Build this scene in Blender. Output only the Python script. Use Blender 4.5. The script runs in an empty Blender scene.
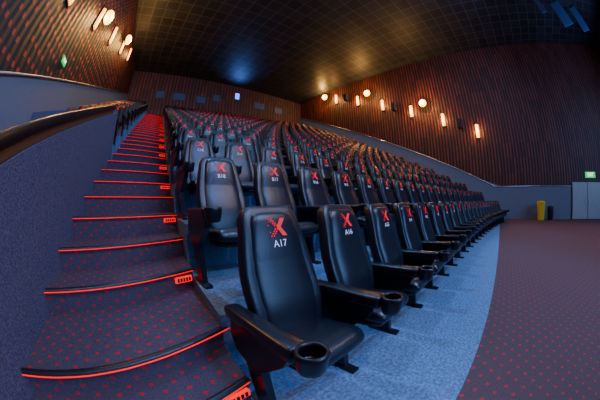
import bpy, math, random, bmesh
from mathutils import Matrix, Vector
random.seed(3)
S=bpy.context.scene
COL=S.collection
# ---------------------------------------------------------------- helpers
def link(o): COL.objects.link(o); return o
def top(o,label,cat,group=None,kind=None):
    o["label"]=label; o["category"]=cat
    if group: o["group"]=group
    if kind: o["kind"]=kind
    return o
def structure(o,label,cat):
    o["label"]=label;o["category"]=cat;o["kind"]="structure";return o
def mesh(name,v,f,mats=(),fm=None,smooth=False):
    m=bpy.data.meshes.new(name); m.from_pydata([tuple(p) for p in v],[],f)
    for a in mats: m.materials.append(a)
    if fm:
        for p,i in zip(m.polygons,fm): p.material_index=i
    if smooth:
        for p in m.polygons: p.use_smooth=True
    m.update(); return m
def obj(name,m,parent=None,loc=(0,0,0),rot=(0,0,0)):
    o=bpy.data.objects.new(name,m); o.location=loc;o.rotation_euler=rot
    if parent: o.parent=parent
    return link(o)
def empty(name,loc,rot=(0,0,0)):
    o=bpy.data.objects.new(name,None); o.location=loc;o.rotation_euler=rot;o.empty_display_size=.1
    return link(o)
def boxd(x0,x1,y0,y1,z0,z1):
    if x0>x1: x0,x1=x1,x0
    v=[(x0,y0,z0),(x1,y0,z0),(x1,y1,z0),(x0,y1,z0),(x0,y0,z1),(x1,y0,z1),(x1,y1,z1),(x0,y1,z1)]
    f=[(0,3,2,1),(4,5,6,7),(0,1,5,4),(1,2,6,5),(2,3,7,6),(3,0,4,7)]
    return v,f
def merge(parts):
    V=[];F=[];I=[]
    for k,(v,f) in enumerate(parts):
        n=len(V);V+=list(v);F+=[tuple(a+n for a in q) for q in f];I+=[k]*len(f)
    return V,F,I
def loft(loops,closed=True):
    n=len(loops[0]);V=[p for l in loops for p in l];F=[]
    for i in range(len(loops)-1):
        for j in range(n):
            a=i*n+j;b=i*n+(j+1)%n
            F.append((a,b,b+n,a+n))
    if closed:
        F.append(tuple(range(n-1,-1,-1)));F.append(tuple((len(loops)-1)*n+i for i in range(n)))
    return V,F
def sup(c,e): return math.copysign(abs(c)**e,c)
def prism(poly,z0,z1):
    n=len(poly)
    v=[(p[0],p[1],z0) for p in poly]+[(p[0],p[1],z1) for p in poly]
    f=[tuple(range(n-1,-1,-1)),tuple(range(n,2*n))]+[(i,(i+1)%n,n+(i+1)%n,n+i) for i in range(n)]
    return v,f
def tube(path,w,h,sq=1.0):
    loops=[]
    for i,p in enumerate(path):
        a=Vector(path[max(i-1,0)]);b=Vector(path[min(i+1,len(path)-1)])
        t=(b-a).normalized();s=t.cross(Vector((0,0,1))).normalized();u=s.cross(t)
        loops.append([Vector(p)+s*w*sup(math.cos(q),sq)+u*h*sup(math.sin(q),sq) for q in [k*math.pi/8 for k in range(16)]])
    return loft(loops)
# ---------------------------------------------------------------- materials
def nodes(name):
    m=bpy.data.materials.new(name);m.use_nodes=True
    nt=m.node_tree;return m,nt,nt.nodes["Principled BSDF"]
def N(nt,t,**k):
    n=nt.nodes.new(t)
    for a,b in k.items(): setattr(n,a,b)
    return n
def mathn(nt,op,a,b=None,c=None):
    n=N(nt,'ShaderNodeMath',operation=op)
    for i,x in enumerate((a,b,c)):
        if x is None: continue
        if isinstance(x,(int,float)): n.inputs[i].default_value=x
        else: nt.links.new(x,n.inputs[i])
    return n.outputs[0]
def plain(name,col,rough=.5,metal=0,bump=0,bscale=60,var=.0,spec=.5):
    m,nt,b=nodes(name)
    b.inputs['Base Color'].default_value=(*col,1);b.inputs['Roughness'].default_value=rough
    b.inputs['Metallic'].default_value=metal;b.inputs['Specular IOR Level'].default_value=spec
    if bump or var:
        tc=N(nt,'ShaderNodeTexCoord');no=N(nt,'ShaderNodeTexNoise');no.inputs['Scale'].default_value=bscale
        no.inputs['Detail'].default_value=4
        nt.links.new(tc.outputs['Object'],no.inputs['Vector'])
        if bump:
            bm=N(nt,'ShaderNodeBump');bm.inputs['Strength'].default_value=bump;bm.inputs['Distance'].default_value=.01
            nt.links.new(no.outputs['Fac'],bm.inputs['Height']);nt.links.new(bm.outputs['Normal'],b.inputs['Normal'])
        if var:
            r=N(nt,'ShaderNodeValToRGB');r.color_ramp.elements[0].position=.3;r.color_ramp.elements[1].position=.7
            r.color_ramp.elements[0].color=(*[c*(1-var) for c in col],1);r.color_ramp.elements[1].color=(*[c*(1+var) for c in col],1)
            nt.links.new(no.outputs['Fac'],r.inputs['Fac']);nt.links.new(r.outputs['Color'],b.inputs['Base Color'])
    return m
def emit(name,col,s):
    m,nt,b=nodes(name);b.inputs['Base Color'].default_value=(*col,1)
    b.inputs['Emission Color'].default_value=(*col,1);b.inputs['Emission Strength'].default_value=s;return m
def dots(name,base,dot,sp,rad,fold=False,glow=0):
    m,nt,b=nodes(name)
    tc=N(nt,'ShaderNodeTexCoord');sx=N(nt,'ShaderNodeSeparateXYZ');nt.links.new(tc.outputs['Object'],sx.inputs[0])
    x=sx.outputs['X'];y=sx.outputs['Y']
    if fold: y=mathn(nt,'ADD',y,sx.outputs['Z'])
    def cell(ox,oy):
        fx=mathn(nt,'SUBTRACT',mathn(nt,'FRACT',mathn(nt,'ADD',mathn(nt,'DIVIDE',x,sp),200+ox)),.5)
        fy=mathn(nt,'SUBTRACT',mathn(nt,'FRACT',mathn(nt,'ADD',mathn(nt,'DIVIDE',y,sp),200+oy)),.5)
        d=mathn(nt,'SQRT',mathn(nt,'ADD',mathn(nt,'MULTIPLY',fx,fx),mathn(nt,'MULTIPLY',fy,fy)))
        return mathn(nt,'LESS_THAN',d,rad/sp)
    k=mathn(nt,'MAXIMUM',cell(0,0),cell(.5,.5))
    no=N(nt,'ShaderNodeTexNoise');no.inputs['Scale'].default_value=90;nt.links.new(tc.outputs['Object'],no.inputs['Vector'])
    mx=N(nt,'ShaderNodeMix',data_type='RGBA');nt.links.new(no.outputs['Fac'],mx.inputs['Factor'])
    mx.inputs['A'].default_value=(*[c*.5 for c in base],1);mx.inputs['B'].default_value=(*[c*1.5 for c in base],1)
    m2=N(nt,'ShaderNodeMix',data_type='RGBA');nt.links.new(k,m2.inputs['Factor'])
    nt.links.new(mx.outputs['Result'],m2.inputs['A']);m2.inputs['B'].default_value=(*dot,1)
    nt.links.new(m2.outputs['Result'],b.inputs['Base Color']);b.inputs['Roughness'].default_value=.95
    b.inputs['Specular IOR Level'].default_value=.1
    bm=N(nt,'ShaderNodeBump');bm.inputs['Strength'].default_value=.5;bm.inputs['Distance'].default_value=.01
    nt.links.new(no.outputs['Fac'],bm.inputs['Height']);nt.links.new(bm.outputs['Normal'],b.inputs['Normal'])
    return m
def slats(name,axis,c0,c1,pitch,dash=False):
    m,nt,b=nodes(name)
    tc=N(nt,'ShaderNodeTexCoord');sx=N(nt,'ShaderNodeSeparateXYZ');nt.links.new(tc.outputs['Object'],sx.inputs[0])
    u=sx.outputs[axis];z=sx.outputs['Z']
    t=mathn(nt,'DIVIDE',u,pitch)
    tri=mathn(nt,'ABSOLUTE',mathn(nt,'SUBTRACT',mathn(nt,'FRACT',mathn(nt,'ADD',t,400)),.5))
    r=N(nt,'ShaderNodeValToRGB');r.color_ramp.elements[0].position=.16;r.color_ramp.elements[1].position=.32
    r.color_ramp.elements[0].color=(*c0,1);r.color_ramp.elements[1].color=(*c1,1)
    nt.links.new(tri,r.inputs['Fac'])
    cell=N(nt,'ShaderNodeCombineXYZ')
    nt.links.new(mathn(nt,'FLOOR',mathn(nt,'ADD',t,400)),cell.inputs[0])
    nt.links.new(mathn(nt,'FLOOR',mathn(nt,'DIVIDE',z,.34 if dash else .9)),cell.inputs[1])
    wn=N(nt,'ShaderNodeTexWhiteNoise',noise_dimensions='2D');nt.links.new(cell.outputs[0],wn.inputs['Vector'])
    mx=N(nt,'ShaderNodeMix',data_type='RGBA',blend_type='MULTIPLY');mx.inputs['Factor'].default_value=1
    g=mathn(nt,'ADD',mathn(nt,'MULTIPLY',wn.outputs['Value'],.7),.6)
    cc=N(nt,'ShaderNodeCombineColor')
    for i in range(3): nt.links.new(g,cc.inputs[i])
    nt.links.new(r.outputs['Color'],mx.inputs['A']);nt.links.new(cc.outputs[0],mx.inputs['B'])
    out=mx.outputs['Result']
    if dash:
        fz=mathn(nt,'ABSOLUTE',mathn(nt,'SUBTRACT',mathn(nt,'FRACT',mathn(nt,'DIVIDE',z,.34)),.5))
        on=mathn(nt,'MULTIPLY',mathn(nt,'LESS_THAN',fz,.15),mathn(nt,'LESS_THAN',tri,.2))
        on=mathn(nt,'MULTIPLY',on,mathn(nt,'GREATER_THAN',wn.outputs['Value'],.15))
        m3=N(nt,'ShaderNodeMix',data_type='RGBA');nt.links.new(on,m3.inputs['Factor'])
        nt.links.new(out,m3.inputs['A']);m3.inputs['B'].default_value=(.5,.03,.02,1)
        out=m3.outputs['Result']
    nt.links.new(out,b.inputs['Base Color'])
    b.inputs['Roughness'].default_value=.6
    bm=N(nt,'ShaderNodeBump');bm.inputs['Strength'].default_value=.8;bm.inputs['Distance'].default_value=.05;bm.invert=True
    nt.links.new(tri,bm.inputs['Height']);nt.links.new(bm.outputs['Normal'],b.inputs['Normal'])
    return m
def tiles(name):
    m,nt,b=nodes(name)
    tc=N(nt,'ShaderNodeTexCoord');br=N(nt,'ShaderNodeTexBrick');br.offset=0
    nt.links.new(tc.outputs['Object'],br.inputs['Vector'])
    br.inputs['Scale'].default_value=1;br.inputs['Brick Width'].default_value=.75;br.inputs['Row Height'].default_value=.75
    br.inputs['Mortar Size'].default_value=.022;br.inputs['Color1'].default_value=(.016,.016,.020,1)
    br.inputs['Color2'].default_value=(.030,.029,.034,1);br.inputs['Mortar'].default_value=(.085,.08,.08,1)
    nt.links.new(br.outputs['Color'],b.inputs['Base Color']);b.inputs['Roughness'].default_value=.5
    b.inputs['Specular IOR Level'].default_value=.4
    return m
LEATHER=plain('black_leather',(.009,.012,.019),.30,bump=.16,bscale=130)
LEATHER2=plain('black_leather_panel',(.008,.010,.017),.28,bump=.14,bscale=130)
PLASTIC=plain('black_plastic',(.008,.009,.013),.3)
STEEL=plain('dark_steel',(.03,.03,.035),.4,.6)
RED=plain('logo_red_glow',(1,.012,.02),.5)
rb=RED.node_tree.nodes['Principled BSDF'];rb.inputs['Emission Color'].default_value=(1,.01,.015,1);rb.inputs['Emission Strength'].default_value=.4  # printed emblem glows faintly so it reads brighter on dim rows
WHITE=plain('number_white_glow',(.9,.92,.95),.5)
wb=WHITE.node_tree.nodes['Principled BSDF'];wb.inputs['Emission Color'].default_value=(.8,.9,1,1);wb.inputs['Emission Strength'].default_value=.22  # slight emission lifts the printed numbers; they are no light source
BLUECARP=plain('blue_grey_carpet',(.14,.225,.355),.95,bump=.8,bscale=45,var=.35,spec=.1)
WALLCARP=plain('speckled_wall_carpet',(.125,.118,.175),.95,bump=.5,bscale=80,var=.45,spec=.1)
DADO=plain('painted_wall',(.17,.18,.22),.7,bump=.1,bscale=30,var=.08)
DARK=plain('dark_paint',(.02,.02,.024),.6)
RAILM=plain('dark_rail',(.022,.014,.012),.28)
BRONZE=plain('bronze_rail_bracket',(.22,.11,.05),.4,.4)
REDCARP=dots('red_dotted_carpet',(.118,.07,.070),(.46,.045,.055),.15,.0155)
STAIRC=dots('stair_carpet',(.085,.066,.088),(.52,.024,.036),.13,.0135,fold=True)
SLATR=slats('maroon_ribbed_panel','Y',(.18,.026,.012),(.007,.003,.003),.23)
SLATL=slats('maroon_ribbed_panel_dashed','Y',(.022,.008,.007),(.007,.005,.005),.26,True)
SLATB=slats('maroon_ribbed_panel_back','X',(.10,.016,.010),(.008,.004,.004),.3)
CEIL=tiles('ceiling_tiles')
LED=emit('red_led',(1,.003,.003),1.0)
LED2=emit('red_marker',(1,.010,.008),1.3)
WARM=emit('warm_glass',(1,.44,.06),4.5)
HOT=emit('hot_bulb',(1,.56,.06),9)
BLUEE=emit('blue_window_light',(.02,.14,1),4)
BLUED=emit('dim_blue_glass',(.02,.05,.14),.08)  # dark booth panes given a faint blue glow of their own
GREEN=emit('green_sign',(.01,.6,.12),1.0)
WHE=emit('white_sign_letter',(1,1,1),2)
YEL=plain('yellow_plastic',(.8,.5,.02),.4)
DOORM=plain('pale_door',(.40,.40,.38),.45,var=.05,bscale=4)
METAL=plain('brushed_metal',(.5,.5,.52),.3,.9)
NOSE=plain('stair_nosing',(.01,.01,.012),.4)
PANELB=plain('blue_grey_acoustic_board',(.06,.12,.3),.5)
# ---------------------------------------------------------------- layout
PITCH=1.0;RISE=.44;SP=.60;ROWS=17;NS=21
XR=15.5;YB=18.4;YF=-16;ZC=11.5
def R(x):
    u=x-.67;return .06*u-.0117*u*u
def slope(x):
    u=x-.67;return .06-.0234*u
def xl(y): return -.95+.06*y
def xr(y): return .325+.06*y
def xw(y): return -3.4+.08*y
v,f=boxd(-4.9,XR+.2,YF,.0-.05,-.1,0)
fl=structure(obj('floor',mesh('floor',v,f,[REDCARP])),'mauve-brown carpet with rows of red dots','floor')
v,f=boxd(-4.9,XR+.2,-.05,1.25,-.1,.004)
structure(obj('floor.001',mesh('floor',v,f,[BLUECARP])),'plain blue-grey carpet strip under the front seat row','floor')
V=[];F=[]
nx=26
for k in range(1,ROWS):
    zt=RISE*k;zb=RISE*(k-1)-.05
    fr=[];bk=[]
    for i in range(nx+1):
        for lst,yy in ((fr,k+.2),(bk,(k+1.2) if k<ROWS-1 else YB)):
            x0=xr(yy);x=x0+(XR-x0)*i/nx
            y=yy+(R(x) if not(lst is bk and k==ROWS-1) else 0)
            lst.append((x,y))
    n=len(V)
    for p in fr: V.append((p[0],p[1],zb))
    for p in fr: V.append((p[0],p[1],zt))
    for p in bk: V.append((p[0],p[1],zt))
    for p in bk: V.append((p[0],p[1],zb))
    m=nx+1
    for i in range(nx):
        for a in range(3):
            F.append((n+a*m+i,n+a*m+i+1,n+(a+1)*m+i+1,n+(a+1)*m+i))
    F.append((n,n+m,n+2*m,n+3*m))
    F.append((n+nx,n+3*m+nx,n+2*m+nx,n+m+nx))
structure(obj('floor.002',mesh('floor',V,F,[BLUECARP])),'stepped seating tiers in blue-grey carpet','floor')
YP=4.9
parts=[]
for k in range(5,ROWS):
    y0=k-.05;y1=k+.95 if k<ROWS-1 else YB
    parts.append(prism([(xw(y0),y0),(xl(y0),y0),(xl(y1),y1),(xw(y1),y1)],RISE*(k-1)-.4,RISE*k))
V,F,I=merge(parts)
structure(obj('floor.003',mesh('floor',V,F,[BLUECARP])),'short stepped tiers beside the aisle stairs','floor')
def splitwall(name,x_of,yA,yB,zline,out,mats,label):
    V=[];F=[];M=[]
    n=24
    for i in range(n+1):
        y=yA+(yB-yA)*i/n;x=x_of(y)
        V+=[(x,y,-.1),(x,y,zline(y)),(x,y,ZC),(x+out,y,ZC),(x+out,y,-.1)]
    for i in range(n):
        a=i*5
        for j in range(5):
            F.append((a+j,a+(j+1)%5,a+5+(j+1)%5,a+5+j));M.append(1 if j==1 else 0)
    F.append((0,1,2,3,4));M.append(0);F.append(tuple(n*5+q for q in (4,3,2,1,0)));M.append(0)
    return structure(obj(name,mesh(name,V,F,mats,M)),label,'wall')
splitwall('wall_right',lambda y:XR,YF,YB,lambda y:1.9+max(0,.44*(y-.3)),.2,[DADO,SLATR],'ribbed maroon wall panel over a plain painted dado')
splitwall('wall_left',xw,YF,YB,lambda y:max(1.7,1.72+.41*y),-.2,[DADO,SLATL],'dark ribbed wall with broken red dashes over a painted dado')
v,f=boxd(-5,XR+.3,YB,YB+.2,-.1,ZC)
structure(obj('wall_back',mesh('wall_back',v,f,[SLATB])),'ribbed maroon rear wall with projection windows','wall')
v,f=boxd(-5,XR+.3,YF-.2,YF,-.1,ZC)
structure(obj('wall_front',mesh('wall_front',v,f,[DARK])),'dark wall at the screen end','wall')
v,f=boxd(-5,XR+.3,YF-.2,YB+.2,ZC,ZC+.2)
structure(obj('ceiling',mesh('ceiling',v,f,[CEIL])),'dark tiled ceiling grid','ceiling')
path=[(XR-.02,YF,1.9),(XR-.02,.3,1.9),(XR-.02,YB,1.9+.44*(YB-.3))]
v,f=tube(path,.02,.035)
structure(obj('trim_1',mesh('trim',v,f,[METAL])),'thin metal trim between panel and dado','trim')
path=[(xw(y)+.02,y,1.72+.41*y) for y in (-.0,6,12,YB)]
v,f=tube(path,.02,.03)
structure(obj('trim_2',mesh('trim',v,f,[METAL])),'thin metal trim between panel and dado','trim')
def pz(y): return .8+.42*y
ys=[-.6,0,1,2,3,4,YP]
V=[];F=[]
for y in ys:
    x=xl(y);V+=[(x,y,0),(x,y,max(pz(y),.8)),(x-.14,y,max(pz(y),.8)),(x-.14,y,0)]
for i in range(len(ys)-1):
    for j in range(4): F.append((i*4+j,i*4+(j+1)%4,i*4+4+(j+1)%4,i*4+4+j))
F.append((0,1,2,3));F.append(tuple((len(ys)-1)*4+q for q in (3,2,1,0)))
pv,pf=boxd(xw(YP),xl(YP),YP-.14,YP-.0,0,pz(YP))
V,F,I=merge([(V,F),(pv,pf)])
par=top(obj('parapet',mesh('parapet',V,F,[WALLCARP])),'low grey speckled carpet-covered wall beside the stairs','low wall')
hr=top(empty('handrail',(0,0,0)),'dark handrail on a bronze-brown board above the low wall','handrail')
ysr=[-.6,0,1,2,3,4,4.5]
path=[(xl(y)-.03,y,max(pz(y),.8)+.12) for y in ysr]
v,f=tube(path,.032,.05,.6)
obj('rail',mesh('rail',v,f,[RAILM],smooth=True),hr)
path=[(xl(y)-.04,y,max(pz(y),.8)+.035) for y in ysr]
v,f=tube(path,.018,.034,.4)
obj('rail_board',mesh('rail_board',v,f,[BRONZE]),hr)
# ---------------------------------------------------------------- stairs
st=top(empty('staircase',(0,0,0)),'carpeted aisle stairs with red dots and glowing red nosings','stairs')
steps=[(.21,.56,.85,.37),(.35,.84,1.22,.47),(.52,1.55,1.95,None)]
z=.71;y=2.02
while y<YB-.8 and z<RISE*(ROWS-1)+.0:
    steps.append((z,y,y+.44,None));z+=.22;y+=.5
def pl(y): return (xl(y)+.002,y)
def pr(y,x=None): return ((x if x else xr(y))-.002,y)
def curve(p,q,n=6):
    out=[]
    for i in range(n+1):
        t=i/n;bow=.05*math.sin(math.pi*t)
        out.append((p[0]+(q[0]-p[0])*t,p[1]+(q[1]-p[1])*t-bow))
    return out
YE=YB-.01
for j,(z,ya,yb,xo) in enumerate(steps):
    a,b=pl(ya),pr(yb,xo)
    e=curve(a,b)
    if j<len(steps)-1: g=list(reversed(curve(pl(steps[j+1][1]),pr(steps[j+1][2]))))
    else: g=[pr(YE),pl(YE)]
    v,f=prism(e+g,max(0,z-.45),z)
    obj('step',mesh('step',v,f,[STAIRC]),st)
    v,f=tube([(p[0],p[1]+.0,z-.006) for p in e],.022,.016)
    obj('step_nosing',mesh('step_nosing',v,f,[NOSE]),st)
    v,f=tube([(p[0],p[1]-.023,z-.014) for p in e],.0048,.0048)
    obj('step_light_strip',mesh('step_light_strip',v,f,[LED]),st)
    if j%2==0 and j<24:
        ang=math.atan2(b[1]-a[1],b[0]-a[0])
        bx=[boxd(-.09,.07,-.012,.012,-.024,.024)]
        for q in range(5): bx.append(boxd(-.075+.028*q,-.058+.028*q,-.016,-.011,-.016,.016))
        V,F,I=merge(bx)
        t=.93;px=a[0]+(b[0]-a[0])*t;py=a[1]+(b[1]-a[1])*t
        obj('step_marker_light',mesh('step_marker_light',V,F,[LED2,NOSE],[0 if i<1 else 1 for i in I]),st,(px,py-.03,z-.07),(0,0,ang))
# ---------------------------------------------------------------- chair meshes
NA=32
REC=math.radians(17.5);Y0=.07;Z0=.36
def tf(x,s,vv):
    return (x,Y0+s*math.sin(REC)+vv*math.cos(REC),Z0+s*math.cos(REC)-vv*math.sin(REC))
def interp(tab,s):
    for (a,b),(c,d) in zip(tab,tab[1:]):
        if s<=c: 
            t=(s-a)/(c-a) if c>a else 0;t=max(0,t);return b+(d-b)*t
    return tab[-1][1]
HW=[(0,.195),(.12,.224),(.3,.230),(.42,.224),(.52,.209),(.62,.192),(.72,.176)]
def backloft(ss,hwf,cen,th,bol,ends):
    loops=[]
    for s,sc in ss:
        hw=hwf*interp(HW,s)*sc
        lp=[]
        for q in range(NA):
            a=2*math.pi*q/NA
            x=hw*sup(math.cos(a),.55);vv=th*(.2+.8*sc)*sup(math.sin(a),.7)
            if vv<0: vv-=bol*abs(x/(hw+1e-6))**3*min(1,sc*1.0)*(1 if s<.6 else .6)
            lum=-.02*math.exp(-((s-.2)/.12)**2)-.010*math.exp(-((s-.6)/.08)**2)
            lp.append(tf(x,s,cen+vv+lum))
        loops.append(lp)
    return loft(loops)
prof=[(-.01,.75),(0,.9),(.02,1),(.1,1),(.2,1),(.3,1),(.4,1),(.5,1),(.6,1),(.67,.99),(.70,.96),(.72,.90),(.732,.81),(.738,.62)]
M_back=mesh('backrest',*backloft(prof,1,.035,.048,.036,0),[LEATHER],smooth=True)
prof2=[(.02,.8),(.03,.93),(.05,1),(.15,1),(.25,1),(.35,1),(.43,1),(.44,.985),(.45,1),(.55,1),(.64,.99),(.672,.95),(.688,.87),(.694,.68)]
M_pad=mesh('back_cushion',*backloft(prof2,.79,.0,.04,0,0),[LEATHER2],smooth=True)
def frontv(s): return -.04-.02*math.exp(-((s-.2)/.12)**2)-.010*math.exp(-((s-.6)/.08)**2)
def seatloft():
    loops=[]
    for y,hh,sc,zc in [(.15,.02,.85,.375),(.14,.045,.95,.375),(.10,.055,1,.377),(-.05,.058,1,.39),(-.14,.062,1,.402),(-.19,.06,1,.404),(-.225,.05,.97,.40),(-.245,.035,.92,.395),(-.253,.015,.82,.39)]:
        lp=[]
        for q in range(NA):
            a=2*math.pi*q/NA
            x=.212*sc*sup(math.cos(a),.5);z=zc+hh*sup(math.sin(a),.7)
            if z>zc: z-=.012*math.cos(math.pi*x/.46)
            lp.append((x,y,z))
        loops.append(lp)
    return loft(loops)
M_seat=mesh('seat_cushion',*seatloft(),[LEATHER],smooth=True)
v,f=loft([[(.18*sc*sup(math.cos(2*math.pi*q/16),.4),y,z+.03*sup(math.sin(2*math.pi*q/16),.5)) for q in range(16)] for y,z,sc in [(.1,.305,.9),(.05,.31,1),(-.15,.33,1),(-.21,.34,.9)]])
M_pan=mesh('seat_pan',v,f,[PLASTIC],smooth=True)
lo=[]
for y,w,h,zc in [(.24,.024,.016,.553),(.235,.036,.026,.556),(.2,.042,.034,.558),(.0,.046,.036,.564),(-.18,.05,.038,.568),(-.25,.052,.038,.571),(-.27,.05,.036,.571)]:
    lo.append([(w*sup(math.cos(2*math.pi*q/20),.5),y,zc+h*sup(math.sin(2*math.pi*q/20),.6)) for q in range(20)])
M_arm=mesh('armrest',*loft(lo),[PLASTIC],smooth=True)
lo=[]
for r,z in [(.0,.515),(.035,.516),(.048,.522),(.055,.545),(.060,.592),(.061,.606),(.058,.614),(.052,.617),(.046,.614),(.044,.606),(.041,.56),(.038,.555),(.0,.554)]:
    r=max(r,.0008)
    lo.append([(r*math.cos(2*math.pi*q/28),-.325+r*math.sin(2*math.pi*q/28),z) for q in range(28)])
CUPD=plain('cup_well_black',(.003,.003,.004),.25)
cv,cf=loft(lo)
M_cup=mesh('cup_holder',cv,cf,[PLASTIC,CUPD],[1 if (i//28)>=9 and i<12*28 else 0 for i in range(len(cf))],smooth=True)
def yzprism(poly,x0,x1):
    n=len(poly)
    v=[(x0,p[0],p[1]) for p in poly]+[(x1,p[0],p[1]) for p in poly]
    f=[tuple(range(n)),tuple(range(2*n-1,n-1,-1))]+[(i,n+i,n+(i+1)%n,(i+1)%n) for i in range(n)]
    return v,f
p1=yzprism([(-.24,.545),(.2,.54),(.215,.42),(.17,.33),(.04,.30),(-.06,.33),(-.2,.46)],-.025,.025)
p2=yzprism([(-.03,.34),(.1,.34),(.03,.02),(-.09,.02)],-.022,.022)
p3=boxd(-.03,.03,-.17,.11,0,.022)
V,F,I=merge([p1,p2,p3]);M_sup=mesh('arm_support',V,F,[PLASTIC])
def quad(x0,y0,x1,y1): return [(x0,y0,0),(x1,y0,0),(x1,y1,0),(x0,y1,0)],[(0,1,2,3)]
lp=[([(.34,.5,0),(.70,1,0),(1.04,1,0),(.66,.5,0),(1.04,0,0),(.70,0,0)],[(0,3,2,1),(0,5,4,3)])]
for i in range(4):
    t=i/3.
    for sgn in (1,-1):
        cx=.24-.34*t;cy=.5+sgn*(.10+.37*t);s=.052-.012*t
        for n_,dx in enumerate((0,.17)):
            lp.append(quad(cx+dx-s,cy-s,cx+dx+s,cy+s))
for cx,cy in ((-.16,.80),(-.22,.62),(-.14,.24)): lp.append(quad(cx-.03,cy-.03,cx+.03,cy+.03))
V,F,I=merge(lp)
LW=.090
V=[((p[0]-.46)*LW,(p[1]-.5)*LW*1.05,0) for p in V]
M_logo=mesh('headrest_logo',V,F,[RED])
bm=bmesh.new();bm.from_mesh(M_logo)
for fc in bm.faces:
    fc.normal_update()
    if fc.normal.z<0: fc.normal_flip()
bm.to_mesh(M_logo);bm.free()
LOGO_S=.608;NUM_S=.522
def onback(s,off=.004):
    x,y,z=tf(0,s,frontv(s)-off);return (0,y,z)
LOGO_P=onback(LOGO_S);NUM_P=onback(NUM_S);RX=math.pi/2-REC
_txt={}
def textmesh(body,size,mat,ext=0):
    k=(body,size,mat.name)
    if k in _txt: return _txt[k]
    c=bpy.data.curves.new('t','FONT');c.body=body;c.size=size;c.align_x='CENTER';c.align_y='CENTER';c.extrude=ext
    c.resolution_u=3
    o=bpy.data.objects.new('t',c);COL.objects.link(o)
    m=bpy.data.meshes.new_from_object(o);m.name='seat_number'
    m.materials.clear();m.materials.append(mat)
    bpy.data.objects.remove(o);_txt[k]=m;return m
def bake(items):
    V=[];F=[];M=[];mats=[];sm=[]
    for m,mtx in items:
        n=len(V);V+=[tuple(mtx@vv.co) for vv in m.vertices]
        mi=[]
        for mt in m.materials:
            if mt not in mats: mats.append(mt)
            mi.append(mats.index(mt))
        for p in m.polygons:
            F.append(tuple(a+n for a in p.vertices));M.append(mi[p.material_index]);sm.append(p.use_smooth)
    r=mesh('cinema_seat',V,F,mats,M)
    for p,s in zip(r.polygons,sm): p.use_smooth=s
    return r
TX=lambda x:Matrix.Translation((x,0,0))
LM=Matrix.Translation(LOGO_P)@Matrix.Rotation(RX,4,'X')
LA=-SP/2+.012
base=[(M_back,TX(0)),(M_pad,TX(0)),(M_seat,TX(0)),(M_pan,TX(0)),(M_logo,LM)]
right=[(M_arm,TX(SP/2)),(M_cup,TX(SP/2)),(M_sup,TX(SP/2))]
left=[(M_arm,TX(LA)),(M_cup,TX(LA)),(M_sup,TX(LA))]
M_far=bake(base+right);M_farE=bake(base+right+left)
seats=[]
for k in range(ROWS):
    for i in range(NS):
        x=.705+.06*k+SP*i
        y=.80+k*PITCH+R(x)
        num=(17 if k==0 else 18)-i
        seats.append((x,y,RISE*k+(.004 if k==0 else 0),math.atan(slope(x)),i==0,chr(65+k)+str(num) if num>0 else None,'front' if k==0 else 'main'))
for k in range(5,ROWS):
    for i in range(3):
        y=.42+k
        x=xl(y)-.37-SP*i
        seats.append((x,y,RISE*k,.0,i==2,None,'side'))
seats.sort(key=lambda s:s[0]**2+s[1]**2+(s[2]-.2)**2)
def dist(s): return math.sqrt(s[0]**2+s[1]**2)
for idx,s in enumerate(seats[:300]):
    x,y,z,ang,first,num,blk=s
    lab='black leather cinema seat with red emblem'
    if num and dist(s)<12: lab+=' and white number '+num
    elif blk=='side': lab+=' beside the aisle stairs'
    grp='cinema seats in the auditorium rows'
    if dist(s)<8.5:
        o=empty('cinema_seat',(x,y,z),(0,0,ang));top(o,lab,'chair',grp)
        for nm,m in (('backrest',M_back),('seat_cushion',M_seat),('seat_pan',M_pan)): obj(nm,m,o)
        o2=obj('back_cushion',M_pad,o)
        for xx in ((SP/2,LA) if first else (SP/2,)):
            a=obj('armrest',M_arm,o,(xx,0,0));obj('cup_holder',M_cup,a)
            obj('arm_support',M_sup,o,(xx,0,0))
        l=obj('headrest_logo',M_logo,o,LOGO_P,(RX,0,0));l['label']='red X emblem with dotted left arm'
    else:
        o=obj('cinema_seat',M_farE if first else M_far,None,(x,y,z),(0,0,ang));top(o,lab,'chair',grp)
    if num and dist(s)<15:
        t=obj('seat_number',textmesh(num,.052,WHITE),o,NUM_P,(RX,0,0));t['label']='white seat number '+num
rest=[]
for s in seats[300:]:
    rest.append((M_farE if s[4] else M_far,Matrix.Translation(s[:3])@Matrix.Rotation(s[3],4,'Z')))
rs=obj('cinema_seat_rows',bake(rest));top(rs,'distant rows of black cinema seats with red emblems','chairs','cinema seats in the auditorium rows','stuff')
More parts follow.
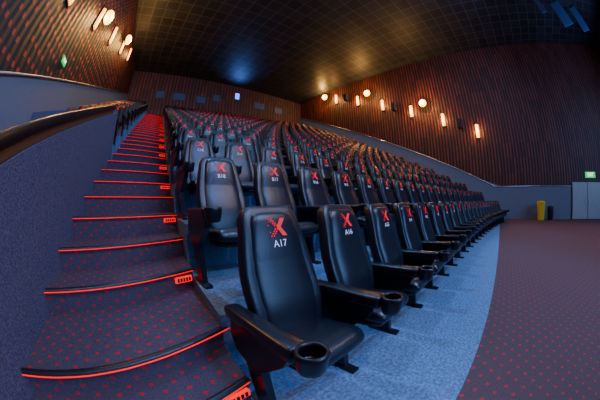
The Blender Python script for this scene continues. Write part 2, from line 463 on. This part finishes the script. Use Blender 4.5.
# ---------------------------------------------------------------- lamps on walls
def point(loc,e,c,r=.12,name='lamp_light'):
    l=bpy.data.lights.new(name,'POINT');l.energy=e;l.color=c;l.shadow_soft_size=r
    o=bpy.data.objects.new(name,l);o.location=loc;link(o);return o
def spot(loc,tgt,e,c,ang,blend=.6,r=.3,name='spot_light'):
    l=bpy.data.lights.new(name,'SPOT');l.energy=e;l.color=c;l.spot_size=math.radians(ang);l.spot_blend=blend;l.shadow_soft_size=r
    o=bpy.data.objects.new(name,l);o.location=loc
    o.rotation_euler=(Vector(tgt)-Vector(loc)).to_track_quat('-Z','Y').to_euler();link(o);return o
def sconce(x,y,z,d):
    o=empty('wall_sconce',(x,y,z));top(o,'warm glowing rectangular sconce on the ribbed wall','wall lamp','sconces on the side walls')
    v,f=boxd(0,.05*d,-.16,.16,-.48,.48);obj('back_plate',mesh('back_plate',v,f,[DARK]),o)
    lo=[]
    for zz,s in [(-.43,.8),(-.41,1),(.41,1),(.43,.8)]:
        lo.append([(d*(.05+.09*math.sin(math.pi*q/8)),-.12*s*math.cos(math.pi*q/8),zz) for q in range(9)])
    obj('lamp_shade',mesh('lamp_shade',*loft(lo),[WARM],smooth=True),o)
    point((x+.3*d,y,z),60,(1,.50,.15))
for i in range(6):
    sconce(XR,1.2+2.4*i,min(5.4+1.03*i,10.4),-1)
for i in range(1,6):
    y=1.4+2.4*i+.2;sconce(xw(y),y,min(3.9+.45*(y),10.6),1)
def flood(x,y,z,d):
    o=empty('wall_floodlight',(x,y,z));top(o,'round bright warm floodlight on a wall bracket','wall lamp','floodlights on the side walls')
    v,f=boxd(0,.12*d,-.04,.04,-.04,.04);obj('bracket',mesh('bracket',v,f,[DARK]),o)
    lo=[[(d*a,r*math.cos(2*math.pi*q/16),r*math.sin(2*math.pi*q/16)) for q in range(16)] for a,r in [(.12,.08),(.14,.16),(.2,.2),(.22,.2)]]
    obj('lamp_head',mesh('lamp_head',*loft(lo),[DARK],smooth=True),o)
    lo=[[(d*a,r*math.cos(2*math.pi*q/16),r*math.sin(2*math.pi*q/16)) for q in range(16)] for a,r in [(.221,.2),(.27,.26),(.35,.28),(.44,.24),(.5,.15),(.52,.03)]]  # bulb swollen past its head to take in the lamp's glare
    obj('bulb',mesh('bulb',*loft(lo),[HOT],smooth=True),o)
    point((x+.62*d,y,z),230,(1,.55,.15),.1)
for y,z in ((4.9,7.8),(9.6,9.8),(14.4,10.9)): flood(XR,y,z,-1)
for y,z in ((6.6,7.0),(10.9,9.2)): flood(xw(y),y,z,1)
for y,z in ((2.4,6.0),(7.4,8.1),(12.0,10.2)):
    o=empty('wall_speaker',(XR,y,z));top(o,'small black speaker box on the ribbed wall','speaker','wall speakers')
    v,f=prism([(0,-.18),(0,.18),(-.3,.14),(-.3,-.14)],-.3,.3);obj('cabinet',mesh('cabinet',v,f,[DARK]),o)
    v,f=boxd(-.315,-.3,-.12,.12,-.26,.26);obj('grille',mesh('grille',v,f,[PLASTIC]),o)
for n,(x,w,zz) in enumerate(((4.6,.8,9.2),(8.0,.4,10.2),(6.0,.6,9.6),(10.4,1.1,9.7),(12.6,.9,9.7),(2.6,1.0,9.2),(0.9,.7,9.2))):
    v,f=boxd(x-w/2,x+w/2,YB-.03,YB,zz,zz+.6)
    v2,f2=boxd(x-w/2-.06,x+w/2+.06,YB-.02,YB,zz-.06,zz+.66)
    V,F,I=merge([(v,f),(v2,f2)])
    structure(obj('window_%d'%(n+1),mesh('window',V,F,[BLUEE if n==1 else BLUED,DARK],I)),'projection booth window in the rear wall','window')
spot((7.8,YB-.5,10.2),(6.9,15.8,11.5),300,(.10,.30,1),90,r=.8)
V,F,I=merge([boxd(XR-.06,XR,-8.75,-5.7,0,2.2),boxd(XR-.09,XR-.06,-8.65,-7.25,.02,2.12),boxd(XR-.09,XR-.06,-7.2,-5.8,.02,2.12),boxd(XR-.13,XR-.09,-7.45,-7.3,.9,1.15),boxd(XR-.13,XR-.09,-7.15,-7.0,.9,1.15)])
structure(obj('door_1',mesh('door',V,F,[DARK,DOORM,DOORM,METAL,METAL],I)),'pale grey double exit door with metal handles','door')
o=empty('exit_sign',(XR,-7.6,2.55));top(o,'lit green exit sign above the double door','sign')
v,f=boxd(-.1,0,-.5,.5,-.17,.17);obj('sign_box',mesh('sign_box',v,f,[GREEN]),o)
t=obj('sign_lettering',textmesh('EXIT',.3,WHE,.004),o,(-.106,0,0),(math.pi/2,0,-math.pi/2))
o=empty('exit_sign',(xw(5.5),5.5,4.5));top(o,'small lit green exit sign on the dark ribbed wall','sign')
v,f=boxd(0,.05,-.16,.16,-.09,.09);obj('sign_box',mesh('sign_box',v,f,[GREEN]),o)
t=obj('sign_lettering',textmesh('EXIT',.12,WHE,.003),o,(.055,0,0),(math.pi/2,0,math.pi/2))
o=empty('yellow_bin',(14.8,-3.0,0));top(o,'tall yellow plastic bin with a lid standing by the wall','bin')
lo=[[(w*sup(math.cos(2*math.pi*q/20),.4),w*1.1*sup(math.sin(2*math.pi*q/20),.4),z) for q in range(20)] for w,z in [(.2,0),(.21,.03),(.26,.92)]]
obj('bin_body',mesh('bin_body',*loft(lo),[YEL],smooth=False),o)
lo=[[(w*sup(math.cos(2*math.pi*q/20),.4),w*1.1*sup(math.sin(2*math.pi*q/20),.4),z) for q in range(20)] for w,z in [(.28,.92),(.28,.97),(.22,1.04),(.1,1.06)]]
obj('bin_lid',mesh('bin_lid',*loft(lo),[YEL]),o)
o=empty('waste_bin',(14.9,-3.75,0));top(o,'dark grey waste bin with a lid beside the wall','bin')
lo=[[(r*math.cos(2*math.pi*q/20),r*math.sin(2*math.pi*q/20),z) for q in range(20)] for r,z in [(.2,0),(.21,.02),(.24,.6),(.24,.65)]]
obj('bin_body',mesh('bin_body',*loft(lo),[STEEL],smooth=True),o)
lo=[[(r*math.cos(2*math.pi*q/20),r*math.sin(2*math.pi*q/20),z) for q in range(20)] for r,z in [(.25,.65),(.255,.69),(.18,.76),(.05,.78)]]
obj('bin_lid',mesh('bin_lid',*loft(lo),[PLASTIC],smooth=True),o)
for x,y,w in ((9.9,-5.6,.4),(10.9,-7.6,.8),(11.2,-9.3,.6)):
    o=empty('ceiling_baffle',(x,y,ZC-.9),(0,0,math.radians(-32)));top(o,'blue-lit acoustic board hanging from the ceiling','ceiling panel','hanging acoustic boards')
    v,f=boxd(-.05,.05,-w/2,w/2,-.9,.78);obj('board',mesh('board',v,f,[PANELB]),o)
    for yy in (-w/3,w/3):
        v,f=boxd(-.012,.012,yy-.012,yy+.012,.78,.9);obj('hanger_rod',mesh('hanger_rod',v,f,[METAL]),o)
# ---------------------------------------------------------------- lights
def area(loc,tgt,e,c,sx,sy,name='area_light'):
    l=bpy.data.lights.new(name,'AREA');l.shape='RECTANGLE';l.size=sx;l.size_y=sy;l.energy=e;l.color=c
    o=bpy.data.objects.new(name,l);o.location=loc
    o.rotation_euler=(Vector(tgt)-Vector(loc)).to_track_quat('-Z','Y').to_euler();link(o);return o
area((5,-13,6),(5,8,3),1450,(.22,.44,1),12,5)
area((6,-3,10.8),(7,12,5.5),650,(.3,.5,1),6,2)  # added fill, brings blue highlights to the far seat rows
spot((3,-4,9),(3.2,.3,0),1800,(.12,.42,1),50,.9)
spot((9,-4,9),(9,.3,0),900,(.12,.40,1),55,.9)
spot((1.0,5.5,10.8),(3.6,.1,0),2200,(.10,.40,1),46,.8,.08)
spot((3,-3.5,7),(-.95,1.8,1.2),720,(.22,.32,1),50)  # added blue spot, brightens the low wall beside the stairs
spot((2.5,1,9.5),(-3.2,4,3.4),900,(.32,.52,1),45)
spot((7,-5,9),(6,-3.5,0),950,(1,.76,.66),100)
spot((-.3,-2,7),(-.2,1.6,.5),420,(1,.76,.8),45)
spot((9,-6,6),(13,-9,11),300,(.15,.35,1),60)
area((5,6,11.3),(5,6,0),300,(.5,.65,1),10,10)
W=bpy.data.worlds.new('world');S.world=W;W.use_nodes=True
W.node_tree.nodes['Background'].inputs[0].default_value=(.01,.015,.03,1)
# ---------------------------------------------------------------- camera
cd=bpy.data.cameras.new('camera');cam=bpy.data.objects.new('camera',cd);link(cam)
cam.location=(0,0,1.1);cam.rotation_euler=(math.pi/2,0,math.radians(-40))
cd.sensor_width=36;cd.sensor_height=24;cd.type='PANO'
cd.panorama_type='FISHEYE_EQUISOLID';cd.fisheye_lens=236/600*36;cd.fisheye_fov=math.radians(230)
cd.clip_start=.02;cd.clip_end=200
S.camera=cam
